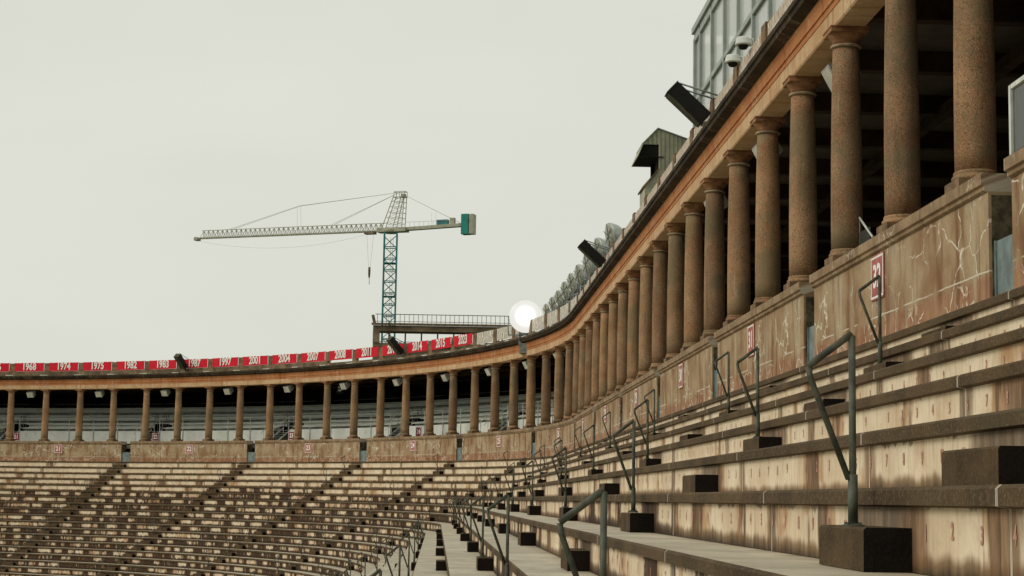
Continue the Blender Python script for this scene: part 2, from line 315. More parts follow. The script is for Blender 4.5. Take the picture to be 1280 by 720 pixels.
# ------------------------------------------------------------------ object helpers
def link(name, mesh, parent=None):
    o = bpy.data.objects.new(name, mesh); COL.objects.link(o)
    if parent is not None: o.parent = parent
    return o
def tag(o, label, cat, group=None):
    if len(label.split()) > 16: print('LONG', len(label.split()), label)
    o['label'] = label; o['category'] = cat; o['kind'] = 'thing'
    if group: o['group'] = group
    return o
def empty(name, label, cat, group=None, loc=(0, 0, 0), rz=0.0):
    o = bpy.data.objects.new(name, None); COL.objects.link(o); o.location = loc; o.rotation_euler = (0, 0, rz); o.empty_display_size = .3
    return tag(o, label, cat, group)
class MB:
    def __init__(s): s.v = []; s.f = []; s.mi = []; s.uv = None; s.uve = None; s.uva = None; s.sm = []
    def face(s, idx, mi=0, smooth=False): s.f.append(idx); s.mi.append(mi); s.sm.append(smooth)
    def box(s, c, d, mi=0, rot=None):
        b = len(s.v)
        for sx in (-1, 1):
            for sy in (-1, 1):
                for sz in (-1, 1):
                    q = Vector((sx*d[0]/2, sy*d[1]/2, sz*d[2]/2))
                    if rot is not None: q = rot @ q
                    s.v.append(q+Vector(c))
        for f in ((0, 1, 3, 2), (4, 6, 7, 5), (0, 4, 5, 1), (2, 3, 7, 6), (0, 2, 6, 4), (1, 5, 7, 3)): s.face(tuple(b+k for k in f), mi)
        return s
    def tube(s, pts, r, n=8, mi=0, cap=True):
        pts = [Vector(p) for p in pts]; rings = []
        for i, p in enumerate(pts):
            a = pts[max(0, i-1)]; c = pts[min(len(pts)-1, i+1)]; d = (c-a).normalized()
            if 0 < i < len(pts)-1:
                d = ((p-a).normalized()+(c-p).normalized()).normalized()
            up = Vector((0, 0, 1)) if abs(d.z) < .9 else Vector((0, 1, 0))
            x = d.cross(up).normalized(); y = d.cross(x).normalized(); b = len(s.v)
            for k in range(n):
                t = 2*math.pi*(k+.5)/n; s.v.append(p+x*math.cos(t)*r+y*math.sin(t)*r)
            rings.append(b)
        for a, b in zip(rings, rings[1:]):
            for k in range(n): s.face((a+k, a+(k+1) % n, b+(k+1) % n, b+k), mi, n > 4)
        if cap:
            s.face(tuple(rings[0]+k for k in range(n))[::-1], mi); s.face(tuple(rings[-1]+k for k in range(n)), mi)
        return s
    def lathe(s, prof, n=24, mi=0, base=(0, 0, 0), rot=None, smooth=True):
        rings = []
        for r, z in prof:
            b = len(s.v)
            for k in range(n):
                q = Vector((r*math.cos(2*math.pi*k/n), r*math.sin(2*math.pi*k/n), z))
                if rot is not None: q = rot @ q
                s.v.append(q+Vector(base))
            rings.append(b)
        for a, b in zip(rings, rings[1:]):
            for k in range(n): s.face((a+k, a+(k+1) % n, b+(k+1) % n, b+k), mi, smooth)
        s.face(tuple(rings[0]+k for k in range(n))[::-1], mi); s.face(tuple(rings[-1]+k for k in range(n)), mi)
        return s
    def mesh(s, name, mats):
        me = bpy.data.meshes.new(name); me.from_pydata([tuple(v) for v in s.v], [], s.f)
        for m_ in (mats if isinstance(mats, (list, tuple)) else [mats]): me.materials.append(m_)
        me.polygons.foreach_set('material_index', s.mi)
        me.polygons.foreach_set('use_smooth', s.sm)
        if s.uv is not None:
            a = me.uv_layers.new(name='UVMap'); b = me.uv_layers.new(name='UVEdge')
            li = [0]*len(me.loops); me.loops.foreach_get('vertex_index', li)
            fa = []; fb = []
            for i in li: fa += s.uv[i]; fb += s.uve[i]
            a.data.foreach_set('uv', fa); b.data.foreach_set('uv', fb)
            if s.uva:
                c = me.uv_layers.new(name='UVAisle'); fc = []
                for i in li: fc += s.uva[i]
                c.data.foreach_set('uv', fc)
        me.validate(); me.update()
        return me
    def obj(s, name, mats, parent=None): return link(name, s.mesh(name, mats), parent)
def sweep(prof, s0, s1, seed=0.0, amt=0.0, mats_of=None, ds=1.6, dz=None, mb=None, vref=None, gapw=.004, ko=.37):
    """prof: closed list of (off, z) going clockwise; swept along the path from s0 to s1 (s0<s1)"""
    mb = mb or MB()
    if mb.uv is None: mb.uv = []; mb.uve = []; mb.uva = []
    a, b = s0+gapw, s1-gapw
    n = 1 if (b <= 0) else max(1, math.ceil((b-a)/ds))
    if n == 1: n = 2
    ss = [a+(b-a)*i/n for i in range(n+1)]
    if a < 0 < b and not any(abs(x) < .05 for x in ss): ss.append(0.0); ss.sort()
    near = [x for x in GAPS.values() if a-3 < x < b+3]
    for x in near:
        for y in (x-.7, x, x+.7):
            if a+.02 < y < b-.02 and not any(abs(y-q) < .02 for q in ss): ss.append(y)
    ss.sort()
    zr = vref if vref is not None else min(z for _, z in prof)
    m_ = len(prof); base = len(mb.v)
    for s_ in ss:
        k = dz(s_) if dz else 0.0
        for off, z in prof:
            mb.v.append(P(s_, off, z+k)); mb.uv.append((s_+seed, z-zr+off*ko)); mb.uve.append((min(s_-s0, s1-s_), amt)); mb.uva.append((min([abs(s_-x) for x in near]+[3.0]), 0.0))
    for i in range(len(ss)-1):
        for j in range(m_):
            p = base+i*m_; q = p+m_
            mi = mats_of[j] if mats_of else 0
            mb.face((p+j, q+j, q+(j+1) % m_, p+(j+1) % m_), mi)
    mb.face(tuple(base+j for j in range(m_)), 0); e = base+(len(ss)-1)*m_
    mb.face(tuple(e+j for j in range(m_))[::-1], 0)
    return mb
def seen_size(s, off, z):
    q = project(P(s, off, z))
    if q is None: return 0.0
    x, y, d = q
    far = max(0, -x-40, x-1320, -y-40, y-760)
    return (1000.0/d)/(1+far*far*.001)

# ------------------------------------------------------------------ ground
g = MB(); g.v = [Vector((-3000, -3000, 0)), Vector((3000, -3000, 0)), Vector((3000, 3000, 0)), Vector((-3000, 3000, 0))]; g.face((0, 1, 2, 3))
go = g.obj('ground', M['field']); go['kind'] = 'structure'

# ------------------------------------------------------------------ terraces
D0, TR, H0, Z0, SLAB = .8033, .6587, .40, 2.0932, .085
NROW = 24
def smooth(a, b, x):
    t = min(1, max(0, (x-a)/(b-a))); return t*t*(3-2*t)
def dz_row(i):
    k = .16*max(0.0, 1-i/12.0)
    return lambda s: k*smooth(0, 45, s)
def row_z(i, s=-50): return Z0-H0*i+dz_row(i)(s)
terrace = empty('grandstand', 'curved concrete grandstand of stained cream risers and grey bench slabs sweeping round the field', 'grandstand')
joints = [-81.3+4.95*k for k in range(0, 17)]           # along the straight: half sections
joints = [j for j in joints if j < -1.2]
cur = [0.4+ (SC*4/2)*k for k in range(0, 15)]
JS = joints+cur
slabs = []; risers = []; backs = []
for i in range(NROW):
    edge = D0+TR*i
    for a, b in zip(JS, JS[1:]):
        mid = (a+b)/2
        sz = seen_size(mid, edge, row_z(i, mid))
        slabs.append((sz, i, a, b)); risers.append((sz, i, a, b))
def slab_prof(i):
    e = D0+TR*i; z = Z0-H0*i; back = e-TR-.05 if i else .2
    return [(back, z), (e-.018, z), (e, z-.016), (e, z-SLAB), (e-.06, z-SLAB-.01), (back, z-SLAB)]
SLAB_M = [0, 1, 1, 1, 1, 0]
def riser_prof(i):               # the riser standing on tread i, under slab i-1
    f = D0+TR*(i-1)-.055; zt = Z0-H0*i; return [(f-.12, zt+.002), (f-.12, zt+H0-SLAB-.006), (f, zt+H0-SLAB-.006), (f, zt+.002)]
def amount(i, s):
    a = .05+.045*max(0, i-1)
    if s > 0: a += .045*max(0, i-2)
    if s > 0 and i >= 6: a += .10
    if s < 0 and i in (6, 7, 8): a += .10
    q = .13 if i >= 5 else .05
    return min(.58, a)+random.uniform(-q, q)
slabs.sort(key=lambda t: -t[0]); risers.sort(key=lambda t: -t[0])
rest_s = MB(); rest_r = MB()
row_empty = {}
def row_parent(i):
    if i not in row_empty:
        o = bpy.data.objects.new('seat_row', None); COL.objects.link(o); o.parent = terrace; row_empty[i] = o
    return row_empty[i]
for k, (sz, i, a, b) in enumerate(slabs):
    if k < 296: sweep(slab_prof(i), a, b, seed=i*17.3, mats_of=SLAB_M, dz=dz_row(i)).obj('bench_slab', [M['tread'], M['nose']], terrace)
    else: sweep(slab_prof(i), a, b, seed=i*17.3, mats_of=SLAB_M, dz=dz_row(i), mb=rest_s)
o = rest_s.obj('far_bench_slabs', [M['tread'], M['nose']], terrace); o['kind'] = 'stuff'
for k, (sz, i, a, b) in enumerate(risers):
    if i == 0: continue
    am = amount(i, (a+b)/2)
    if k < 305: sweep(riser_prof(i), a, b, seed=i*17.3, amt=am, dz=dz_row(i), vref=Z0-H0*i, ko=0.0).obj('riser_panel', M['riser'], terrace)
    else: sweep(riser_prof(i), a, b, seed=i*17.3, amt=am, dz=dz_row(i), vref=Z0-H0*i, ko=0.0, mb=rest_r)
o = rest_r.obj('far_riser_panels', M['riser'], terrace); o['kind'] = 'stuff'
# fascia wall at the foot of the terrace, and the sloping underside that closes it
e = D0+TR*(NROW-1); zb = Z0-H0*(NROW-1)
sweep([(e-.4, -CZ), (e-.4, zb-.1), (e-.1, zb-.1), (e-.1, -CZ)], JS[0], JS[-1], ds=2).obj('field_wall', M['wall'], terrace)
under = sweep([(-.3, .7), (D0, 1.2), (e-.1, zb-.95), (e-.4, zb-1.2)], JS[0], JS[-1], ds=2).obj('raker_slab', M['deck'], terrace)
# step blocks on the aisles
AISLES = {n: s for n, s in GAPS.items() if n not in (20,)}
blocks = []
for n, s in AISLES.items():
    for i in range(1, NROW):
        off = D0+TR*(i-1)-.055; blocks.append((seen_size(s, off, row_z(i, s)), n, i, s, off))
blocks.sort(key=lambda t: -t[0])
def block_mesh(depth, width, h):
    b = MB(); x = depth; y = width/2; c = .012
    b.v = [Vector(q) for q in ((0, -y, 0), (x, -y, 0), (x, y, 0), (0, y, 0), (0, -y, h), (x-c, -y, h), (x-c, y, h), (0, y, h), (x, -y, h-c), (x, y, h-c))]
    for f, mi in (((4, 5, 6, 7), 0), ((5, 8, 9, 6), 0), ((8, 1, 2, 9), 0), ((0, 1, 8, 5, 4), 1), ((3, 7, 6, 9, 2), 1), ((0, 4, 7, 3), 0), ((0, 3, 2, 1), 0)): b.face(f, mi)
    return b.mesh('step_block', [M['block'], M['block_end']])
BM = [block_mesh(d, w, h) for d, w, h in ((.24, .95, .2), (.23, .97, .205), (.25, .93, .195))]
rb = MB()
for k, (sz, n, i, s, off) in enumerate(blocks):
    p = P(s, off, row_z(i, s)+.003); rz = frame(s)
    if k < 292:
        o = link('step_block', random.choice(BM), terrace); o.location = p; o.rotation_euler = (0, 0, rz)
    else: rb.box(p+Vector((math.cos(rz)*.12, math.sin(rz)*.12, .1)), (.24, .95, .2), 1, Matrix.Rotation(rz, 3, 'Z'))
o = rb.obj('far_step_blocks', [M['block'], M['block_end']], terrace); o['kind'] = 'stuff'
# handrails: an upright and a kicked leg meeting low down, joined by a short sloping grip
def rail_meshes():
    a = MB().tube([(0, 0, 0), (0, 0, .955)], .018, 8)
    a.tube([(0, 0, 0), (0, 0, .26)], .025, 8)
    b = MB().tube([(0, 0, .965), (.215, -.03, .80)], .019, 8)
    c = MB().tube([(.215, -.03, .797), (.205, -.028, .74), (.02, 0, .235)], .016, 8)
    f = MB().lathe([(.055, 0), (.055, .012), (.03, .018)], 10)
    for k in range(4): f.box((.041*math.cos(k*1.57+.8), .041*math.sin(k*1.57+.8), .016), (.014, .014, .016))
    return [(n_, q.mesh(n_, M['rail'])) for n_, q in (('post', a), ('grip', b), ('leg', c), ('base_flange', f))]
RM = rail_meshes()
ORD = ['first', 'second', 'third', 'fourth', 'fifth', 'sixth', 'seventh', 'eighth', 'ninth', 'tenth', 'eleventh', 'twelfth']
def section_words(n):
    return f'between walls {WORDS[n]} and {WORDS[n+1]}' if 21 <= n <= 31 else ('left of wall twenty-one' if n == 20 else 'just right of wall thirty-two' if n == 32 else 'nearest to the camera')
for n, s in AISLES.items():
    for q, i in enumerate(range(2, NROW, 2)):
        off = D0+TR*(i-1)-.055+(.09 if (n == 33 and i == 8) else .165)
        pr = project(P(s, off, row_z(i, s)+.5))
        if pr is None or not (-60 < pr[0] < 1340 and -60 < pr[1] < 800): continue
        if n > 33: continue
        h = empty('handrail', f'green steel handrail, {ORD[q]} from the top on the aisle {section_words(n)}', 'handrail', 'handrails on the aisles', P(s, off, row_z(i, s)+.203), frame(s))
        for nm, me in RM: link(nm, me, h)
# faded red seat numerals on the near risers
def text_mesh(body, size, mat, extrude=0.0, offset=0.0):
    cu_ = bpy.data.curves.new('lettering', 'FONT'); cu_.body = body; cu_.size = size; cu_.align_x = 'CENTER'; cu_.align_y = 'CENTER'; cu_.extrude = extrude; cu_.offset = offset; cu_.resolution_u = 3
    ob = bpy.data.objects.new('tmp', cu_); COL.objects.link(ob); dg = bpy.context.evaluated_depsgraph_get()
    me = bpy.data.meshes.new_from_object(ob.evaluated_get(dg)); bpy.data.objects.remove(ob); me.materials.clear(); me.materials.append(mat); me.name = 'lettering'
    return me
NUM = {}
for i in range(1, 8):
    b = MB()
    for (sa, nn) in ((-60.1, 9), (-64.2, 11), (-70.0, 9), (-50.2, 9), (-54.4, 11)):
        for q in range(nn):
            s = sa-.42*q-.2; t_ = str(q+1)
            if t_ not in NUM: NUM[t_] = text_mesh(t_, .105, M['redpaint'], 0, .004)
            me = NUM[t_]; f = D0+TR*(i-1)-.055+.004; base = len(b.v); p = P(s, f, row_z(i, s)+.195+random.uniform(-.008, .008))
            for v in me.vertices: b.v.append(p+Vector((0, -v.co.x*.75, v.co.y)))
            for pl in me.polygons: b.face(tuple(base+k for k in pl.vertices))
    o = b.obj('seat_numbers', M['redpaint'], terrace); o['kind'] = 'stuff'

# ------------------------------------------------------------------ parapet walls, copings, gates, section signs
ZCOP, ZWB = 3.69, 1.98
WOFF, COFF = .25, .33
def local_lathe(prof, n=24): return MB().lathe(prof, n)
SIGNTXT = {}
def plaque(name, txt, w, h, mat, tsize, label, cat, group, p, rz, border=True, narrow=1.0):
    t = empty(name, label, cat, group, p, rz)
    MB().box((.008, 0, 0), (.016, w, h)).obj('panel', mat, t)
    if border:
        fr = MB(); k = .028; iw, ih = w-.07, h-.07
        for c, d in (((.018, 0, ih/2), (.004, iw+k, k)), ((.018, 0, -ih/2), (.004, iw+k, k)), ((.018, iw/2, 0), (.004, k, ih-k-.001)), ((.018, -iw/2, 0), (.004, k, ih-k-.001))): fr.box(c, d)
        o = fr.obj('border', M['white'], t)
    me = text_mesh(txt, tsize, M['white'], .002, .012)
    o = link('lettering', me, t); o.location = (.020, 0, 0); o.rotation_euler = (math.pi/2, 0, math.pi/2); o.scale = (narrow, 1, 1)
    return t
for n, (a, b) in SECTIONS.items():
    sa, sb = s_of(b+.5)+.40, s_of(a-.5)-.40
    where = f'bearing the red number {WORDS[n]}' if 21 <= n <= 32 else ('at the far left, before wall twenty-one' if n == 20 else 'at the right edge beside a metal rail' if n == 33 else 'behind the camera beside the near aisle')
    w = empty('parapet_wall', f'stained brown concrete parapet wall {where}', 'parapet wall', 'parapet walls under the colonnade')
    nn = 4 if n <= 26 else 2
    for k in range(nn):
        x0 = sa+(sb-sa)*k/nn; x1 = sa+(sb-sa)*(k+1)/nn
        z0 = ZWB
        sweep([(-.25, z0), (-.25, ZCOP-.21), (WOFF, ZCOP-.21), (WOFF, z0)], x0, x1, seed=n*3.1, vref=z0, ko=0.0, ds=1.5, gapw=.003).obj('wall_panel', M['wall'], w)
        sweep([(-.32, ZCOP-.208), (-.32, ZCOP), (COFF, ZCOP), (COFF, ZCOP-.13), (COFF-.035, ZCOP-.145), (COFF-.035, ZCOP-.19), (WOFF+.012, ZCOP-.208)], x0, x1, seed=n*3.1+.7, ds=1.5, gapw=.003).obj('coping_stone', M['coping'], w)
    for s_, sg in ((sa, -1), (sb, 1)):          # mossy end faces of the wall
        MB().box(P(s_+sg*.012, 0, (ZWB+ZCOP)/2-.12), (.44, .016, ZCOP-ZWB-.26), 0, Matrix.Rotation(frame(s_), 3, 'Z')).obj('pier_face', M['pier'], w)
    # number
    if 21 <= n <= 33:
        sc_ = (s_of((a+b)/2)+(.35 if n >= 27 else .05))
        if n <= 32:
            plaque('section_sign', str(n), .70, .62, M['signred'], .44, f'faded red sign with white number {WORDS[n]} painted on the parapet wall', 'section sign', 'section signs', P(sc_, WOFF+.006, 3.145), frame(sc_))
    # flood gate in the gap on the near side of the section
    s_ = GAPS[n]
    if n <= 33:
        lo = 'far left gap' if n == 20 else f'gap {section_words(n)}' if n <= 32 else 'gap beyond the right edge'
        gt = empty('flood_gate', f'blue grey metal gate closing the foot of the {lo}', 'gate', 'gates in the wall gaps', P(s_, .16, ZWB), frame(s_))
        MB().box((0, 0, .47), (.04, .78, .94)).obj('gate_panel', M['gate'], gt)
        fr = MB(); fr.box((.03, .36, .47), (.02, .05, .95)); fr.box((.03, -.36, .47), (.02, .05, .95)); fr.obj('gate_channel', M['gate'], gt)

# ------------------------------------------------------------------ columns
ZB, ZT = ZCOP, 7.42
def column_meshes():
    z = 0.0
    pl = MB().box((0, 0, .06), (.58, .58, .12))
    ba = local_lathe([(.262, .12), (.278, .135), (.283, .155), (.275, .175), (.260, .184), (.256, .20), (.262, .212), (.258, .226), (.246, .24)], 28)
    H = ZT-ZB
    sh = []
    zt = H-.30
    for k in range(13):
        t = k/12.0; r = .243-.038*t**1.7+.006*math.sin(math.pi*t)
        sh.append((r, .238+(zt-.238)*t))
    shb = local_lathe(sh, 32)
    ne = local_lathe([(.205, zt), (.236, zt+.004), (.246, zt+.025), (.236, zt+.046), (.208, zt+.05)], 28)
    ca = local_lathe([(.207, zt+.048), (.210, zt+.11), (.225, zt+.13), (.255, zt+.165), (.283, zt+.205), (.285, zt+.215)], 28)
    ab = MB().box((0, 0, zt+.2575), (.585, .585, .085)).box((0, 0, zt+.295), (.61, .61, .02))
    return [('plinth', pl), ('base', ba), ('shaft', shb), ('neck_ring', ne), ('capital', ca), ('abacus', ab)]
M['capital'] = plain('capital_concrete', (.34, .17, .08), .9, 0, .2, 4, (.16, .08, .04))
M['ring'] = plain('pale_ring', (.36, .27, .17), .9, 0, .2, 6)
CM = [(n_, q.mesh(n_, {'shaft': M['column'], 'plinth': M['post'], 'base': M['column'], 'neck_ring': M['ring'], 'capital': M['capital'], 'abacus': M['capital']}[n_])) for n_, q in column_meshes()]
def col_words(i):
    n = SEC_OF[i]; a, b = SECTIONS[n]; k = ORD[i-a]
    return f'{k} from the left above wall {WORDS[n]}'
for i in range(-4, 46):
    if i >= 45: continue
    s = s_of(i); c = empty('column', f'brown pebbly concrete column, {col_words(i)}', 'column', 'columns of the colonnade', P(s, 0, ZB+.004), frame(s))
    for n_, me in CM: link(n_, me, c)

# ------------------------------------------------------------------ entablature and roof
ent = empty('entablature', 'long orange brown entablature with a very dark cornice carried by the columns', 'entablature')
AF = .235
for i in range(-4, 47):
    x0, x1 = s_of(i+1), s_of(i)
    sd_ = i*.37
    sweep([(-AF, ZT+.001), (-AF, ZT+.30), (AF+.0, ZT+.30), (AF, ZT+.028), (AF-.02, ZT+.001)], x0, x1, seed=sd_, gapw=.003, ds=1.5).obj('architrave_block', M['architrave'], ent)
    sweep([(-AF, ZT+.302), (-AF, ZT+.70), (AF+.03, ZT+.70), (AF+.03, ZT+.64), (AF+.015, ZT+.60), (AF+.005, ZT+.50), (AF+.02, ZT+.47), (AF+.02, ZT+.43), (AF-.006, ZT+.42), (AF-.006, ZT+.33), (AF+.012, ZT+.325), (AF+.012, ZT+.302)], x0, x1, seed=sd_+5, gapw=.003, ds=1.5).obj('frieze_block', M['frieze'], ent)
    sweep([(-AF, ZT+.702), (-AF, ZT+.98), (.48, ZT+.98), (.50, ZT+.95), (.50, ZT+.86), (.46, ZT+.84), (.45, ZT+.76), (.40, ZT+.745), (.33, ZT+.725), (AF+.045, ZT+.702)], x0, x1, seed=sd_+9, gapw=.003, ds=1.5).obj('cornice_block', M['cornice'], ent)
ZR = ZT+.98
roof = empty('roof', 'flat dark roof over the upper deck behind the entablature', 'roof')
sweep([(-10.2, ZT+.55), (-10.2, ZR-.02), (-AF-.004, ZR-.02), (-AF-.004, ZT+.55)], S_MIN, S_MAX, ds=2).obj('roof_slab', M['roof'], roof)
rbm = {}
for i in range(-4, 48):
    s = s_of(i); o = MB().box(P(s, -5.1, ZT+.36), (9.7, .26, .36), 0, Matrix.Rotation(frame(s), 3, 'Z')).obj('roof_beam', M['beam'], roof)
for k, off in enumerate((-3.4, -6.4)):
    sweep([(off-.1, ZT+.1), (off-.1, ZT+.3), (off+.1, ZT+.3), (off+.1, ZT+.1)], S_MIN, S_MAX, ds=2).obj('purlin', M['beam'], roof)
bw = empty('rear_wall', 'dark timber rear wall at the back of the upper deck', 'wall')
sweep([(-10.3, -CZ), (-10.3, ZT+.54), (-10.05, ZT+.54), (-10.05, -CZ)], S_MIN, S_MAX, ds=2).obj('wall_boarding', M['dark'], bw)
dk = empty('upper_deck', 'concrete walkway floor of the upper deck behind the columns', 'deck')
sweep([(-10.04, 3.2), (-10.04, 3.46), (-.34, 3.46), (-.34, 3.2)], S_MIN, S_MAX, ds=2).obj('deck_slab', M['deck'], dk)
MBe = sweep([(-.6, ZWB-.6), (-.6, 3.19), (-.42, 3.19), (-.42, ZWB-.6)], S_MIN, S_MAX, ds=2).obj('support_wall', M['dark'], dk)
for s_, q in ((S_MIN, 'near'), (S_MAX, 'far')):
    MB().box(P(s_, -5.2, 1.2), (10, .2, 13.6), 0, Matrix.Rotation(frame(s_), 3, 'Z')).obj('end_wall', M['dark'], bw)

# ------------------------------------------------------------------ upper deck bleachers, their railings, stairs and inner signs
for n, (a, b) in SECTIONS.items():
    if n > 27: continue
    sa, sb = s_of(b+.5)+.75, s_of(a-.5)-.75
    ca, cb_ = s_of(b+.5)+.01, s_of(a-.5)-.01
    w = f'above wall {WORDS[n]}'
    bl = empty('bleacher', f'pale grey metal bleacher on the upper deck {w}', 'bleacher', 'bleachers on the upper deck')
    sweep([(-2.45, 3.62), (-2.45, 4.52), (-2.40, 4.52), (-2.40, 3.62)], sa, sb, ds=1.5).obj('front_panel', M['panel'], bl)
    for r in range(6):
        if r == 2: sa0, sb0 = sa, sb; sa, sb = ca, cb_
        o0 = -2.5-.66*r; z = 4.50+.33*r
        sweep([(o0-.66, z-.04), (o0-.66, z), (o0-.02, z), (o0-.02, z-.04)], sa, sb, ds=1.5).obj('footboard', M['alum'], bl)
        sweep([(o0-.64, z+.0), (o0-.64, z+.28), (o0-.62, z+.28), (o0-.62, z+.0)], sa, sb, ds=1.5).obj('riser_board', M['alum_dark'] if r % 2 == 0 else M['alum'], bl)
        sweep([(o0-.60, z+.20), (o0-.60, z+.245), (o0-.32, z+.245), (o0-.32, z+.20)], sa, sb, ds=1.5).obj('bench_plank', M['alum'], bl)
    sa, sb = sa0, sb0
    k = max(3, int((sb-sa)/1.9)); rr = MB()
    for q in range(k+1):
        s = sa+.05+(sb-sa-.1)*q/k
        MB().tube([P(s, -2.36, 3.62), P(s, -2.36, 5.42)], .026, 6).obj('railing_post', M['white_rail'], bl)
    for z in (4.75, 5.05, 5.40):
        m2 = MB(); pts = [P(sa+(sb-sa)*q/10, -2.36, z) for q in range(11)]; m2.tube(pts, .012, 5).obj('railing_bar', M['white_rail'], bl)
    for q in range(k*1+1):
        s = sa+.3+(sb-sa-.6)*q/k
        MB().box(P(s, -4.3, 4.0), (3.6, .08, .9), 0, Matrix.Rotation(frame(s), 3, 'Z')).obj('support_frame', M['alum_dark'], bl)
    top = MB(); pts = [P(sa+(sb-sa)*q/10, -6.55, 6.72) for q in range(11)]; top.tube(pts, .02, 5).obj('back_rail', M['galv'], bl)
for n in range(21, 27):
    a, b = SECTIONS[n]; s = s_of((a+b)/2-.02) + 1.2
    plaque('inner_section_sign', str(n), .66, .60, M['signpurple'], .40, f'small dark crimson sign with number {WORDS[n]} behind the columns', 'section sign', 'inner section signs', P({21: s_of(.0), 22: s_of(4.08), 23: s_of(8.45), 24: s_of(13.1), 25: s_of(17.35), 26: s_of(21.4)}[n]-.12, -.7, 4.02), frame(s))
for n in range(20, 28):
    s = GAPS[n]; w = f'behind the gap between walls {WORDS[n]} and {WORDS[n+1]}'
    st = empty('metal_stair', f'galvanised metal stair with sloping rails {w}', 'stair', 'stairs on the upper deck', P(s, -2.6, 3.46), frame(s))
    for r in range(7):
        MB().box((1.15-.24*r, 0, .08+.16*r), (.25, .9, .03)).obj('stair_tread', M['galv'], st)
    for y in (-.48, .48):
        MB().tube([(1.3, y, 0), (-.5, y, 1.2)], .05, 4).obj('stringer', M['white_rail'], st)
        MB().tube([(1.55, y, .75), (1.35, y, .98), (-.45, y, 2.15), (-.9, y, 2.15)], .024, 6).obj('handrail_bar', M['white_rail'], st)
        for q in (0, .5, 1):
            MB().tube([(1.3-1.8*q, y, 1.2*q), (1.3-1.8*q, y, .98+1.2*q)], .02, 5).obj('baluster', M['white_rail'], st)
    fr = MB()
    for x in (-.5, -.9, -1.2):
        fr.tube([(x, -.5, 1.0), (x, -.5, 2.3)], .02, 5); fr.tube([(x, .5, 1.0), (x, .5, 2.3)], .02, 5)
    fr.tube([(-.5, -.5, 1.25), (-1.2, -.5, 2.3)], .018, 5); fr.tube([(-.5, .5, 1.25), (-1.2, .5, 2.3)], .018, 5)
    o = fr.obj('landing_frame', M['galv'], st)

# ------------------------------------------------------------------ floodlights hung under the beam in every second bay
def box_light_meshes():
    rot = Matrix.Rotation(math.radians(-28), 3, 'Y')
    h = MB(); b = len(h.v)
    for x, w, d in ((.16, .44, .34), (-.2, .30, .24)):
        for sy, sz in ((-1, -1), (1, -1), (1, 1), (-1, 1)): h.v.append(rot.inverted() @ Vector((x, sy*w/2, sz*d/2)) + Vector((0, 0, -.42)))
    for k in range(4): h.face((b+k, b+(k+1) % 4, b+4+(k+1) % 4, b+4+k))
    h.face((3, 2, 1, 0)); h.face((4, 5, 6, 7))
    g_ = MB().box(rot.inverted() @ Vector((.166, 0, 0)) + Vector((0, 0, -.42)), (.012, .38, .28), 0, rot.inverted())
    y = MB().box((-.02, -.235, -.28), (.05, .012, .36)).box((-.02, .235, -.28), (.05, .012, .36)).box((-.02, 0, -.10), (.05, .482, .012)).tube([(-.02, 0, 0), (-.02, 0, -.1)], .02, 6)
    return [('housing', h.mesh('housing', M['lamp_box'])), ('glass', g_.mesh('glass', M['plate'])), ('yoke', y.mesh('yoke', M['galv']))]
BL = box_light_meshes()
for i in range(-2, 44, 2):
    s = s_of(i+.5)
    def cw(j):
        n = SEC_OF[j]; return f'{ORD[j-SECTIONS[n][0]]} column of section {WORDS[n]}'
    o = empty('hanging_floodlight', f'white box floodlight hung under the beam just right of the {cw(i)}', 'floodlight', 'floodlights under the beam', P(s, -.30, ZT+.24), frame(s))
    o.scale = (1.25, 1.25, 1.25)
    for nm, me in BL: link(nm, me, o)
hs = plaque('hanging_sign', '23', .7, .6, M['dark'], .42, 'dim dark sign with number twenty-three hung in shade under the roof', 'section sign', None, P(s_of(9.75), -1.6, 7.05), frame(s_of(9.75)), border=False)

# ------------------------------------------------------------------ roof edge: curb, piers, banners
par = empty('roof_edge', 'low brown curb with stubby piers along the roof edge holding the year banners', 'roof parapet')
CH = lambda i: .34 if i < 10 else .20
PIER = MB().box((0, 0, .36), (.18, .46, .72)).mesh('roof_pier', M['post'])
PLATE = MB().box((0, 0, .03), (.42, .62, .05)).mesh('pale_plate', M['plate'])
for i in range(-4, 47):
    sweep([(-.20, ZR+.002), (-.20, ZR+CH(i)), (.115, ZR+CH(i)), (.115, ZR+.002)], s_of(i+1), s_of(i), seed=i, gapw=.003, ds=1.5).obj('curb_stone', M['curb'], par)
    s = s_of(i)
    o = link('roof_pier', PIER, par); o.location = P(s, 0, ZR+max(CH(i), CH(i-1))+.002-(.14 if i <= 10 else 0)*0); o.scale = (1, 1, .82 if i <= 10 else 1); o.rotation_euler = (0, 0, frame(s))
    o = link('pale_plate', PLATE, par); o.location = P(s, .26, ZR+.004); o.rotation_euler = (0, 0, frame(s))
YEARS = {-4: '1913', -3: '1919', -2: '1961', -1: '1966', 0: '1968', 1: '1974', 2: '1975', 3: '1982', 4: '1983', 5: '1987', 6: '1997', 7: '2001', 8: '2004', 9: '2007', 10: '2008', 11: '2011', 12: '2013', 13: '2014', 14: '2015', 15: '2023'}
EXTRA = ['thirteenth', 'fourteenth', 'fifteenth', 'sixteenth', 'seventeenth', 'eighteenth', 'nineteenth', 'last']
def serif_text(txt):
    return text_mesh(txt, .70, M['white'], .002, .022)
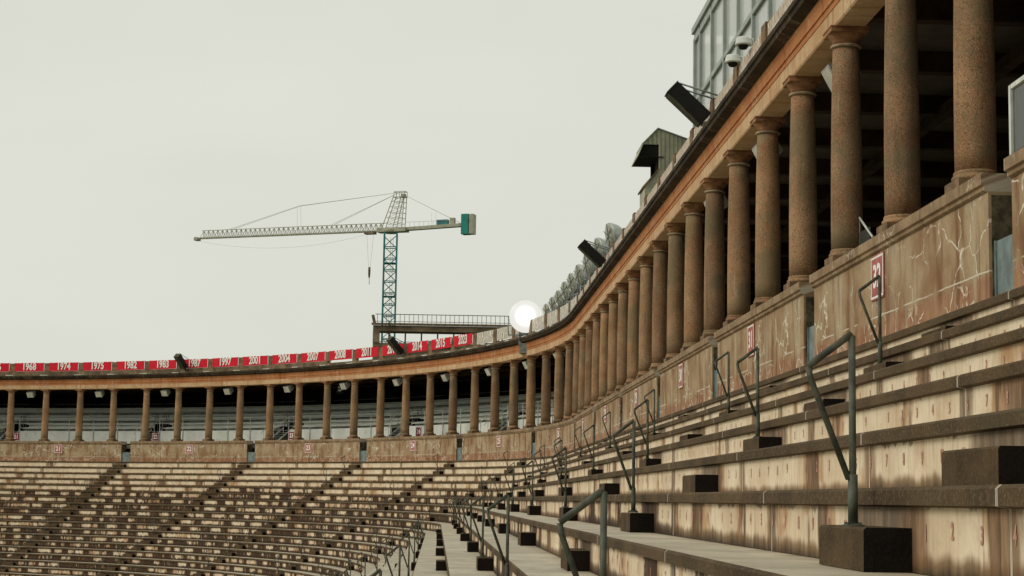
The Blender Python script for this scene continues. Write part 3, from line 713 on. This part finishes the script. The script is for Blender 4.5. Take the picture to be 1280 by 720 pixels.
def banner_mesh(w, h, sag=.02):
    b = MB(); b.uv = []; b.uve = []; n = 8
    for side in (0, 1):
        for r in range(3):
            for k in range(n+1):
                y = -w/2+w*k/n; z = h*r/2-(.012 if r == 2 else 0)*abs(math.sin(k*math.pi/2)); x = (.012 if side else 0)+.012*math.sin(k*1.3)*(1-r*.3)
                b.v.append(Vector((x, y, z))); b.uv.append((y*3, z*3)); b.uve.append((1, 0))
    m_ = n+1; off = 3*m_
    for r in range(2):
        for k in range(n):
            q = r*m_+k; b.face((q, q+m_, q+m_+1, q+1), 0, True); q += off; b.face((q, q+1, q+m_+1, q+m_), 0, True)
    return b
RB = banner_mesh(2.44, .62).mesh('cloth', M['red'])
WB = banner_mesh(2.42, .66).mesh('cloth', M['scroll'])
WB2 = banner_mesh(2.60, .58).mesh('cloth', M['scroll2'])
BARM = {w: MB().tube([(0, -w/2, 0), (0, w/2, 0)], .016, 6).mesh('cord', M['post']) for w in (2.55, 2.92)}
for i in range(-4, 46):
    s = s_of(i+.5); rz = frame(s)
    if i in YEARS:
        y = YEARS[i]
        t = empty('year_banner', f'red banner with white year {y} on the roof, {(ORD+EXTRA)[i+4]} in the row', 'banner', 'red year banners', P(s, .13, ZR+.345), rz)
        link('cloth', RB, t)
        o = link('lettering', serif_text(y), t); o.location = (.034, 0, .32); o.rotation_euler = (math.pi/2, 0, math.pi/2); o.scale = (.84, 1.0, 1)
        wd = 2.55
    else:
        n = SEC_OF[i]; k = i-SECTIONS[n][0]
        t = empty('scroll_banner', f'white banner with grey scrollwork on the roof after the {ORD[k]} column of section {WORDS[n]}', 'banner', 'white banners', P(s, .06, ZR+.26), rz)
        link('cloth', WB if i < 23 else WB2, t); wd = 2.55 if i < 23 else 2.92
    o = link('cord', BARM[wd], t); o.location = (-.03, 0, .60)
    o = link('cord', BARM[wd], t); o.location = (-.03, 0, .04)

# ------------------------------------------------------------------ loudspeakers cantilevered from the roof edge
def speaker(label, s, tilt=48, length=1.25, wd=.5):
    t = empty('loudspeaker', label, 'loudspeaker', 'black loudspeakers on the roof edge', P(s, .25, ZR+.34), frame(s))
    rot = Matrix.Rotation(math.radians(tilt), 3, 'Y')         # local x forward, raised
    rot = Matrix.Rotation(-math.radians(90-tilt), 3, 'Y')
    ax = rot @ Vector((1, 0, 0)); up = rot @ Vector((0, 0, 1))
    c = ax*(length/2+.05)
    MB().box(c, (length, wd, .34), 0, rot).obj('cabinet', M['black'], t)
    MB().box(c+ax*(length/2+.011), (.02, wd+.02, .36), 0, rot).obj('end_trim', M['speaker_edge'], t)
    MB().box(c-up*.181, (length-.06, wd-.06, .02), 0, rot).obj('grille', M['speaker_edge'], t)
    for y in (-.2, .2):
        a = c+ax*(length*.46)+up*.17; MB().tube([a+Vector((0, y, 0)), Vector((-.35, y, .55))], .022, 6).obj('stay', M['galv'], t)
    MB().box((-.1, 0, -.05), (.4, .3, .06)).obj('bracket', M['galv'], t)
    return t
speaker('large black loudspeaker box jutting from the roof edge, nearest to the camera', -38.4, 47, 1.05, .5)
speaker('black loudspeaker box jutting out between the roof floodlights', -13.2, 47, 1.1, .5)
speaker('black loudspeaker box slanting across the red banner fourth from its right end', 30.9, 44, 1.15, .44)
speaker('black loudspeaker box slanting across the red 1983 banner', 53.4, 44, 1.1, .44)

# ------------------------------------------------------------------ stadium floodlights on the roof edge
def flood_meshes():
    rot = Matrix.Rotation(math.radians(100), 3, 'Y')          # lathe axis towards local +x, slightly down
    h = MB().lathe([(.10, -.46), (.20, -.42), (.34, -.26), (.43, -.05), (.45, .02), (.45, .06), (.40, .07)], 20, 0, (0, 0, 0), rot)
    l_ = MB().lathe([(.41, .064), (.39, .085), (.2, .11), (.05, .115)], 20, 0, (0, 0, 0), rot)
    gd = MB()
    for a in range(3):
        q = rot @ Vector((math.cos(a*math.pi/3)*.42, math.sin(a*math.pi/3)*.42, .12)); q2 = rot @ Vector((-math.cos(a*math.pi/3)*.42, -math.sin(a*math.pi/3)*.42, .12)); gd.tube([q, q2], .012, 4)
    yk = MB().tube([(-.05, -.5, .0), (-.05, -.5, -.55), (-.05, .5, -.55), (-.05, .5, .0)], .025, 6)
    bx = MB().box((-.28, 0, -.55), (.36, .40, .50)).box((-.1, 0, -.95), (.5, .34, .28))
    return [('housing', h, M['lampback']), ('lens', l_, M['lampface']), ('wire_guard', gd, M['guard']), ('yoke', yk, M['galv']), ('ballast_box', bx, M['galv'])]
FL = flood_meshes(); FM = [(n_, q.mesh(n_, m_)) for n_, q, m_ in FL]
def post_mesh(h): return MB().tube([(-.05, 0, -.55), (-.05, 0, -h)], .04, 6).mesh('post', M['galv'])
def floodlight(label, s, z, off=-.4, yaw=0.0, sc=1.0, lit=False):
    t = empty('floodlight', label, 'floodlight', None if lit else 'floodlights on the roof edge', P(s, off, z), frame(s)+yaw)
    t.scale = (sc, sc, sc)
    for nm, me in FM:
        if lit and nm in ('lens',):
            l_ = MB().lathe([(.40, .075), (.485, .078), (.47, .10), (.25, .16), (.05, .18)], 28, 0, (0, 0, 0), Matrix.Rotation(math.radians(97), 3, 'Y')); l_.obj('lit_lens', M['lit'], t)
        elif lit and nm == 'wire_guard': continue
        else: link(nm, me, t)
    link('post', post_mesh((z-ZR)/sc), t)
    return t
LW = ['rightmost', 'second', 'third', 'fourth', 'fifth', 'sixth', 'seventh', 'eighth', 'ninth']
for k, (s, z, sc) in enumerate(((-9.3, 10.45, 1.15), (-4.2, 10.62, 1.15), (1.2, 10.68, 1.15), (4.1, 10.6, 1.1), (6.1, 10.45, 1.1), (7.7, 10.25, 1.05), (9.1, 10.0, 1.0), (10.3, 9.8, 1.0), (11.5, 9.6, .95))):
    w = 'rightmost round grey floodlight in the row on the roof edge' if k == 0 else f'round grey floodlight on the roof edge, {LW[k]} from the right of its row'
    floodlight(w, s, z, -.4, 0.25, sc)
floodlight('lit floodlight glaring white at the left end of the row on the roof edge', 13.4, 9.50, .25, math.atan2(CAMY-P(13.4, 0).y, CAMX-P(13.4, 0).x)-frame(13.4), 1.75, True)

# ------------------------------------------------------------------ dome cameras, press box, camera hut on the roof
for s, z, w in ((-41.9, 9.30, 'white dome camera on the roof edge, left one of the pair'), (-43.2, 9.34, 'white dome camera on the roof edge, right one of the pair')):
    t = empty('dome_camera', w, 'camera', None, P(s, .22, z), frame(s)); t.scale = (.8, .8, .8)
    MB().lathe([(.05, .17), (.16, .15), (.19, .09), (.20, .0), (.215, -.01), (.215, -.05), (.19, -.055)][::-1], 20).obj('housing', M['white_rail'], t)
    MB().lathe([(.02, -.17), (.09, -.15), (.125, -.09), (.13, -.056)], 16).obj('dome', M['black'], t)
    MB().tube([(0, 0, .1), (-.25, 0, .12), (-.25, 0, -(z-ZR))], .03, 6).obj('bracket', M['white_rail'], t)
pb = empty('press_box', 'glazed press box with grey frame standing on the roof above the nearest loudspeaker', 'building', None, (0, 0, 0))
PX, PY0, PY1, PZ0, PZ1 = 2.0, -21.2, -64.0, ZR+.01, 15.3
def pbox(name, c, d, mat): return MB().box((c[0], c[1], c[2]+CZ), d).obj(name, mat, pb)
ZM = 13.15
ys = [PY0]
stp = [1.0, 1.9, 1.9, 2.4]
while ys[-1] > PY1: ys.append(ys[-1]-2.4 if len(ys) > 1 else ys[-1]-1.3)
for k, y in enumerate(ys):
    pbox('mullion', (PX, y, (PZ0+PZ1)/2), (.16, .16 if k else .22, PZ1-PZ0), M['mullion'])
for z, h in ((PZ1, .26), (ZM, .15), (PZ0+1.0, .12)):
    for a, b in zip(ys, ys[1:]): pbox('transom', (PX-.002, (a+b)/2, z), (.14, a-b-.165, h), M['mullion'])
for a, b in zip(ys, ys[1:]):
    for z0, z1 in ((PZ0+1.06, ZM-.075), (ZM+.075, PZ1-.13)): pbox('pane', (PX+.02, (a+b)/2, (z0+z1)/2), (.02, a-b-.16, z1-z0), M['glass'])
    pbox('spandrel', (PX+.02, (a+b)/2, PZ0+.5), (.03, a-b-.16, .88), M['alum'])
for k in range(5):
    y0 = PX+.16+1.6*k
    pbox('mullion', (y0+1.6, PY0, (PZ0+PZ1)/2), (.14, .14, PZ1-PZ0), M['mullion']); pbox('pane', (y0+.76, PY0-.02, (PZ0+PZ1)/2), (1.48, .02, PZ1-PZ0-.3), M['glass'])
pbox('roof', (PX+4.1, (PY0+PY1)/2, PZ1+.24), (8.5, PY0-PY1, .2), M['mullion'])
pbox('rear_wall', (PX+8.3, (PY0+PY1)/2, (PZ0+PZ1)/2), (.2, PY0-PY1, PZ1-PZ0), M['panel'])
pbox('floor', (PX+4.2, (PY0+PY1)/2, PZ0+.06), (8, PY0-PY1-.4, .1), M['alum'])
# camera hut: corrugated body with an overhanging hood towards the field, on a low block
hut = empty('camera_hut', 'grey green corrugated hut with open overhanging hood on the roof edge', 'hut', None, P(-19.9, -1.05, 2.1), math.pi); hut.scale = (.8, .88, .8)
def hutmesh():
    # side profile in (x forward to field, z): body with hood
    zt, ze = 12.75, 12.0
    w = .95
    prof = [(-.95, (ZR-.53)+.02), (-.95, 12.25), (.30, zt), (1.02, ze), (1.30, 11.10), (1.18, 11.10), (.98, 11.72), (.28, 11.72), (.28, (ZR-.53)+.02)]
    return prof, w
prof = [(-.95, (ZR-.53)+.02), (-.95, 12.35), (.30, 12.78), (.92, 12.13), (.26, 12.13), (.26, (ZR-.53)+.02)]
w_ = .95
b = MB()
for y in (-w_, w_):
    base = len(b.v)
    for x, z in prof: b.v.append(Vector((x, y, z)))
    idx = tuple(base+k for k in range(len(prof))); b.face(idx if y > 0 else idx[::-1])
n_ = len(prof)
for k in range(n_):
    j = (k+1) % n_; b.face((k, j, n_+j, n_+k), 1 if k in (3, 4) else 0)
b.obj('hut_body', [M['shed'], M['shed_shade']], hut)
def top_at(x):
    pts = [(-.96, 12.35), (.30, 12.78), (.92, 12.13)]
    for (x0, z0), (x1, z1) in zip(pts, pts[1:]):
        if x0 <= x <= x1: return z0+(z1-z0)*(x-x0)/(x1-x0)
    return 12.2
for k in range(11):
    x = -.88+.175*k
    zl = (ZR-.53)+.05 if x < .25 else 12.14
    if x > .86: continue
    for y in (-w_-.014, w_+.014): MB().box((x, y, (zl+top_at(x)-.03)/2), (.042, .034, top_at(x)-.03-zl)).obj('corrugation', M['shed_rib'], hut)
b = MB(); hp = [(.262, 12.125), (.90, 12.125), (1.10, 11.62), (.262, 11.62)]
for y in (-w_+.05, w_-.05):
    base = len(b.v)
    for x, z in hp: b.v.append(Vector((x, y, z)))
b.face((3, 2, 1, 0)); b.face((4, 5, 6, 7))
for k in range(4): b.face((k, (k+1) % 4, 4+(k+1) % 4, 4+k))
b.obj('hood_shade_fill', M['shed_shade'], hut)  # solid near-black body fills the open hood as painted shade
MB().box((-.325, 0, 12.60), (1.34, 2*w_+.16, .035), 0, Matrix.Rotation(-math.atan2(.43, 1.25), 3, 'Y')).obj('roof_sheet', M['mullion'], hut)
MB().box((.625, 0, 12.485), (.93, 2*w_+.16, .035), 0, Matrix.Rotation(math.atan2(.65, .62), 3, 'Y')).obj('roof_sheet', M['shed'], hut)
MB().box((1.035, 0, 11.855), (.03, 2*w_+.16, .60), 0, Matrix.Rotation(-math.atan2(.21, .52), 3, 'Y')).obj('hood_front', M['shed'], hut)
MB().box((.60, 0, 11.60), (1.08, 2*w_+.16, .03)).obj('hood_sill', M['shed_shade'], hut)
MB().box((.33, -.5, ((ZR-.53)+11.58)/2), (.14, .14, 11.58-(ZR-.53))).obj('prop', M['shed_shade'], hut)
for o in hut.children: o.parent = hut
blk = empty('roof_block', 'low pale block with sloped cap below the corrugated hut on the roof edge', 'roof box', None, P(-22.0, -.66, ZR), math.pi)
b = MB(); pr = [(-.6, .01), (-.6, 2.15), (.05, 2.15), (.50, 1.62), (.50, .01)]
for y in (-.7, .7):
    for x, z in pr: b.v.append(Vector((x, y, z)))
b.face((0, 1, 2, 3, 4)); b.face((9, 8, 7, 6, 5))
for k in range(5): b.face((k, 5+k, 5+(k+1) % 5, (k+1) % 5))
b.obj('box_body', M['shed'], blk)
MB().box((.30, 0, 1.91), (.78, 1.56, .05), 0, Matrix.Rotation(math.atan2(.53, .45), 3, 'Y')).obj('cap', M['curb'], blk)

# ------------------------------------------------------------------ small rails on the upper deck by the near columns
t = empty('stair_guard', 'small triangular metal guard rail behind the coping beside the fourth column from the right', 'guard rail', None, P(-51.5, -.15, 3.71), 0)
MB().tube([(0, 0, 0), (0, 0, .72)], .018, 6).obj('post', M['white_rail'], t)
MB().tube([(0, 0, .72), (0, -.85, .28)], .018, 6).obj('rail', M['white_rail'], t)
MB().box((0, -.36, .26), (.01, .66, .42)).obj('panel', M['plexi'], t)
t = empty('thin_pole', 'thin pale pole with bent top between two columns above wall thirty-one', 'pole', None, P(-43.2, -.35, 3.46), 0)
MB().tube([(0, 0, 0), (0, 0, 1.35), (0, -.35, 1.5)], .022, 6).obj('pole_tube', M['white_rail'], t)
t = empty('guard_panel', 'white framed guard panel on top of the coping at the right edge', 'guard rail', None, P(s_of(41.5)-.47, .25, ZCOP+.003), 0)
for y in (0, -1.6, -3.2): MB().box((0, y, .39), (.06, .06, .78)).obj('post', M['white_rail'], t)
for y in (-.8, -2.4):
    MB().box((0, y, .76), (.05, 1.54, .05)).obj('rail', M['white_rail'], t); MB().box((0, y, .38), (.012, 1.52, .66)).obj('panel', M['plexi'], t)

# ------------------------------------------------------------------ pavilion behind the roof
pv = empty('pavilion', 'brown concrete pavilion with a railed roof terrace behind the red banners', 'building', None, (-13.45, 111.7, 0), YAW)
PVZ = CZ
def pvb(name, c, d, mat, rot=None): return MB().box((c[0], c[1], c[2]+PVZ), d, 0, rot).obj(name, mat, pv)
LP = 15.6
pvb('roof_slab', (LP/2, .9, 18.12), (LP, 2.6, .62), M['concrete2'])
pvb('roof_edge', (LP/2, -.56, 18.56), (LP+.3, .3, .22), M['curb'])
pvb('floor_slab', (LP/2, .9, 16.35), (LP, 2.6, .4), M['concrete2'])
pvb('base_wall', (LP/2, .9, (16.1-CZ)/2-.05), (LP, 2.3, 16.1+CZ), M['concrete3'])
pvb('corner_pillar', (.35, -.3, 17.2), (.7, .6, 1.28), M['concrete2'])
pvb('parapet_horn', (.05, -.45, 19.1), (.30, .35, .86), M['concrete2'], Matrix.Rotation(-.22, 3, 'Y'))
for k in range(1, 9): pvb('window_post', (LP*k/9, -.2, 17.2), (.16, .16, 1.28), M['darkrail'])
pvb('sill_rail', (LP/2, -.2, 16.68), (LP-.7, .05, .06), M['darkrail'])
pvb('handrail', (LP/2+.2, -.5, 19.62), (LP-.1, .07, .07), M['darkrail'])
pvb('lower_rail', (LP/2+.2, -.5, 18.85), (LP-.1, .05, .05), M['darkrail'])
for k in range(32): pvb('baluster', (.45+(LP-.5)*k/31, -.5, 19.1), (.05, .05, 1.0), M['darkrail'])

# ------------------------------------------------------------------ tower crane
CR = empty('tower_crane', 'tall tower crane with teal lattice mast and cream jib beyond the stadium', 'crane', None, (-18.55, 341.74, 0), 0)
ang = math.atan2(327.74-355.74, .2+67.2)
cz = CZ
mast = MB(); hw = 1.5; zm = 63.0+cz
for sx in (-1, 1):
    for sy in (-1, 1): mast.tube([(sx*hw, sy*hw, 0), (sx*hw, sy*hw, zm)], .25, 4)
mast.obj('mast_chord', M['teal'], CR)
br = MB(); z = 0; st = 2.75; k = 0
while z+st < zm:
    for (ax, ay), (bx, by) in (((-1, -1), (1, -1)), ((1, -1), (1, 1)), ((1, 1), (-1, 1)), ((-1, 1), (-1, -1))):
        br.tube([(ax*hw, ay*hw, z), (bx*hw, by*hw, z)], .14, 4)
        br.tube([(ax*hw, ay*hw, z), (bx*hw, by*hw, z+st)], .13, 4) if k % 2 else br.tube([(bx*hw, by*hw, z), (ax*hw, ay*hw, z+st)], .13, 4)
    z += st; k += 1
o = br.obj('mast_bracing', M['teal'], CR)
for zc in (8, 16, 24, 32, 40, 48, 56):
    MB().box((0, 0, zc+cz-.3), (3.05, 3.05, .16)).obj('mast_collar', M['teal'], CR)
ld = MB()
for q in range(60): ld.box((.3, 0, 6+q*1.05), (.7, .08, .1))
for x in (0, .6): ld.tube([(x, 0, 4), (x, 0, zm-1)], .05, 4)
o = ld.obj('ladder', M['cream'], CR)
MB().lathe([(1.7, 0), (1.9, .2), (1.9, .9), (1.5, 1.1)], 16, 0, (0, 0, zm)).obj('slewing_ring', M['cream'], CR)
rz = Matrix.Rotation(ang, 3, 'Z')
def C3(x, y, z): q = rz @ Vector((x, y, 0)); return Vector((q.x, q.y, z+cz))    # x along the counter jib, -x along the jib
def drop(x): return 0.0
jb = MB(); JL = 52.6; zj0, zj1 = 63.6, 65.5
for y in (-.75, .75): jb.tube([C3(-2, y, zj0), C3(-JL, y, zj0)], .15, 4)
jb.tube([C3(-1.5, 0, zj1), C3(-JL+1, 0, zj1)], .11, 4); jb.obj('jib_chord', M['cream'], CR)
jr = MB(); n = 38
for k in range(n):
    x0 = -2-(JL-3)*k/n; x1 = -2-(JL-3)*(k+1)/n; xm = (x0+x1)/2
    for y in (-.75, .75):
        jr.tube([C3(x0, y, zj0), C3(xm, 0, zj1)], .075, 4); jr.tube([C3(xm, 0, zj1), C3(x1, y, zj0)], .075, 4)
    jr.tube([C3(x0, -.75, zj0), C3(x0, .75, zj0)], .045, 4)
jr.obj('jib_bracing', M['cream'], CR)
MB().box(C3(-JL-.2, 0, zj0-.15), (1.0, 1.7, .8), 0, rz).obj('jib_tip', M['cream'], CR)
cj = MB()
MB().box(C3(9.4, 0, zj0+.4), (19.4, 1.5, .75), 0, rz @ Matrix.Rotation(-.03, 3, 'Y')).obj('counter_jib_deck', M['cream'], CR)
MB().box(C3(.5, 0, zj0+.1), (7.5, 2.6, 1.0), 0, rz).obj('slewing_deck', M['cream'], CR)
tw = MB()
for y in (-1, 1):
    for xa, xb in ((-2.0, .2), (.9, 2.2), (3.2, 3.0)):
        tw.tube([C3(xa, y*1.0, zj0+.4), C3(xb+.6, y*.75, 71.8)], .13, 4)
for k in range(6):
    z = 64+1.3*k; t = (z-63)/8.2
    xa = -2.0+2.8*t; xb = 3.2+.4*t
    for y in (-1, 1): tw.tube([C3(xa, y, z), C3(xb, y, z)], .06, 4); tw.tube([C3(xa, y, z), C3(xb, y, z+1.3)], .05, 4)
tw.obj('apex_tower', M['cream'], CR)
ah = MB()
for z in (71.6, 72.9):
    for y in (-.75, .75): ah.tube([C3(.9, y, z), C3(3.7, y, z)], .10, 4)
    for x in (.9, 3.7): ah.tube([C3(x, -.75, z), C3(x, .75, z)], .10, 4)
for x in (.9, 2.3, 3.7):
    for y in (-.75, .75): ah.tube([C3(x, y, 71.6), C3(x, y, 72.9)], .10, 4)
ah.box(C3(3.1, 0, 72.0), (1.0, 1.0, .7), 0, rz)
ah.obj('apex_head', M['cream'], CR)
cb = MB()
ax_ = C3(2.0, 0, 72.8)
for y in (-.5, .5): cb.tube([ax_, C3(-24.5, y*.4, 71.0-.35), C3(-43.5, y, zj1)], .045, 4); cb.tube([ax_, C3(-15.5, y, zj1+.1)], .045, 4); cb.tube([ax_, C3(18.2, y*1.4, zj0+1.0)], .045, 4)
for x in (-24.3, -25.3): cb.tube([C3(x, 0, 70.6), C3(x+.3, 0, zj1)], .03, 4)
for x in (10.5, 11.6): cb.tube([C3(x, 0, 67.6), C3(x, 0, zj0+.4)], .03, 4)
sag = [C3(-JL+(JL-6)*q/14, 0, zj0-.6-3.4*4*(q/14)*(1-q/14)*.75) for q in range(15)]; cb.tube(sag, .025, 4)
cb.obj('pendant_cable', M['cable'], CR)
MB().box(C3(19.4, -.1, zj0+.75), (1.8, 2.2, 4.8), 0, rz).obj('counterweight', M['tealplate'], CR)
MB().box(C3(20.95, 0, zj0+.75), (1.0, 2.1, 4.7), 0, rz).obj('counterweight_block', M['cream'], CR)
MB().box(C3(13.4, 0, zj0+1.5), (2.8, 1.2, 1.2), 0, rz).obj('winch', M['teal'], CR)
MB().box(C3(15.9, 0, zj0+1.7), (1.1, 1.1, 1.5), 0, rz).obj('control_cabinet', M['cream'], CR)
hr = MB()
for q in range(10): hr.tube([C3(4+1.2*q, -.7, zj0+.6), C3(4+1.2*q, -.7, zj0+1.8)], .04, 4)
hr.tube([C3(4, -.7, zj0+1.8), C3(15, -.7, zj0+1.8)], .04, 4); hr.obj('deck_railing', M['cable'], CR)
MB().box(C3(-5.4, 0, zj0-.35), (2.6, 1.6, .6), 0, rz).obj('trolley', M['concrete2'], CR)
ho = MB()
for y in (-.9, .9): ho.tube([C3(-5.4+y, 0, zj0-.6), C3(-5.4+y*.25, 0, 55.0)], .035, 4)
ho.obj('hoist_rope', M['cable'], CR)
MB().lathe([(.15, 52.4), (.26, 53.0), (.3, 54.2), (.25, 55.0)], 10, 0, C3(-5.4, 0, 0)).obj('hook_block', M['concrete2'], CR)
MB().tube([C3(-5.4, 0, 52.4), C3(-5.3, 0, 50.8)], .07, 5).obj('hook', M['concrete2'], CR)
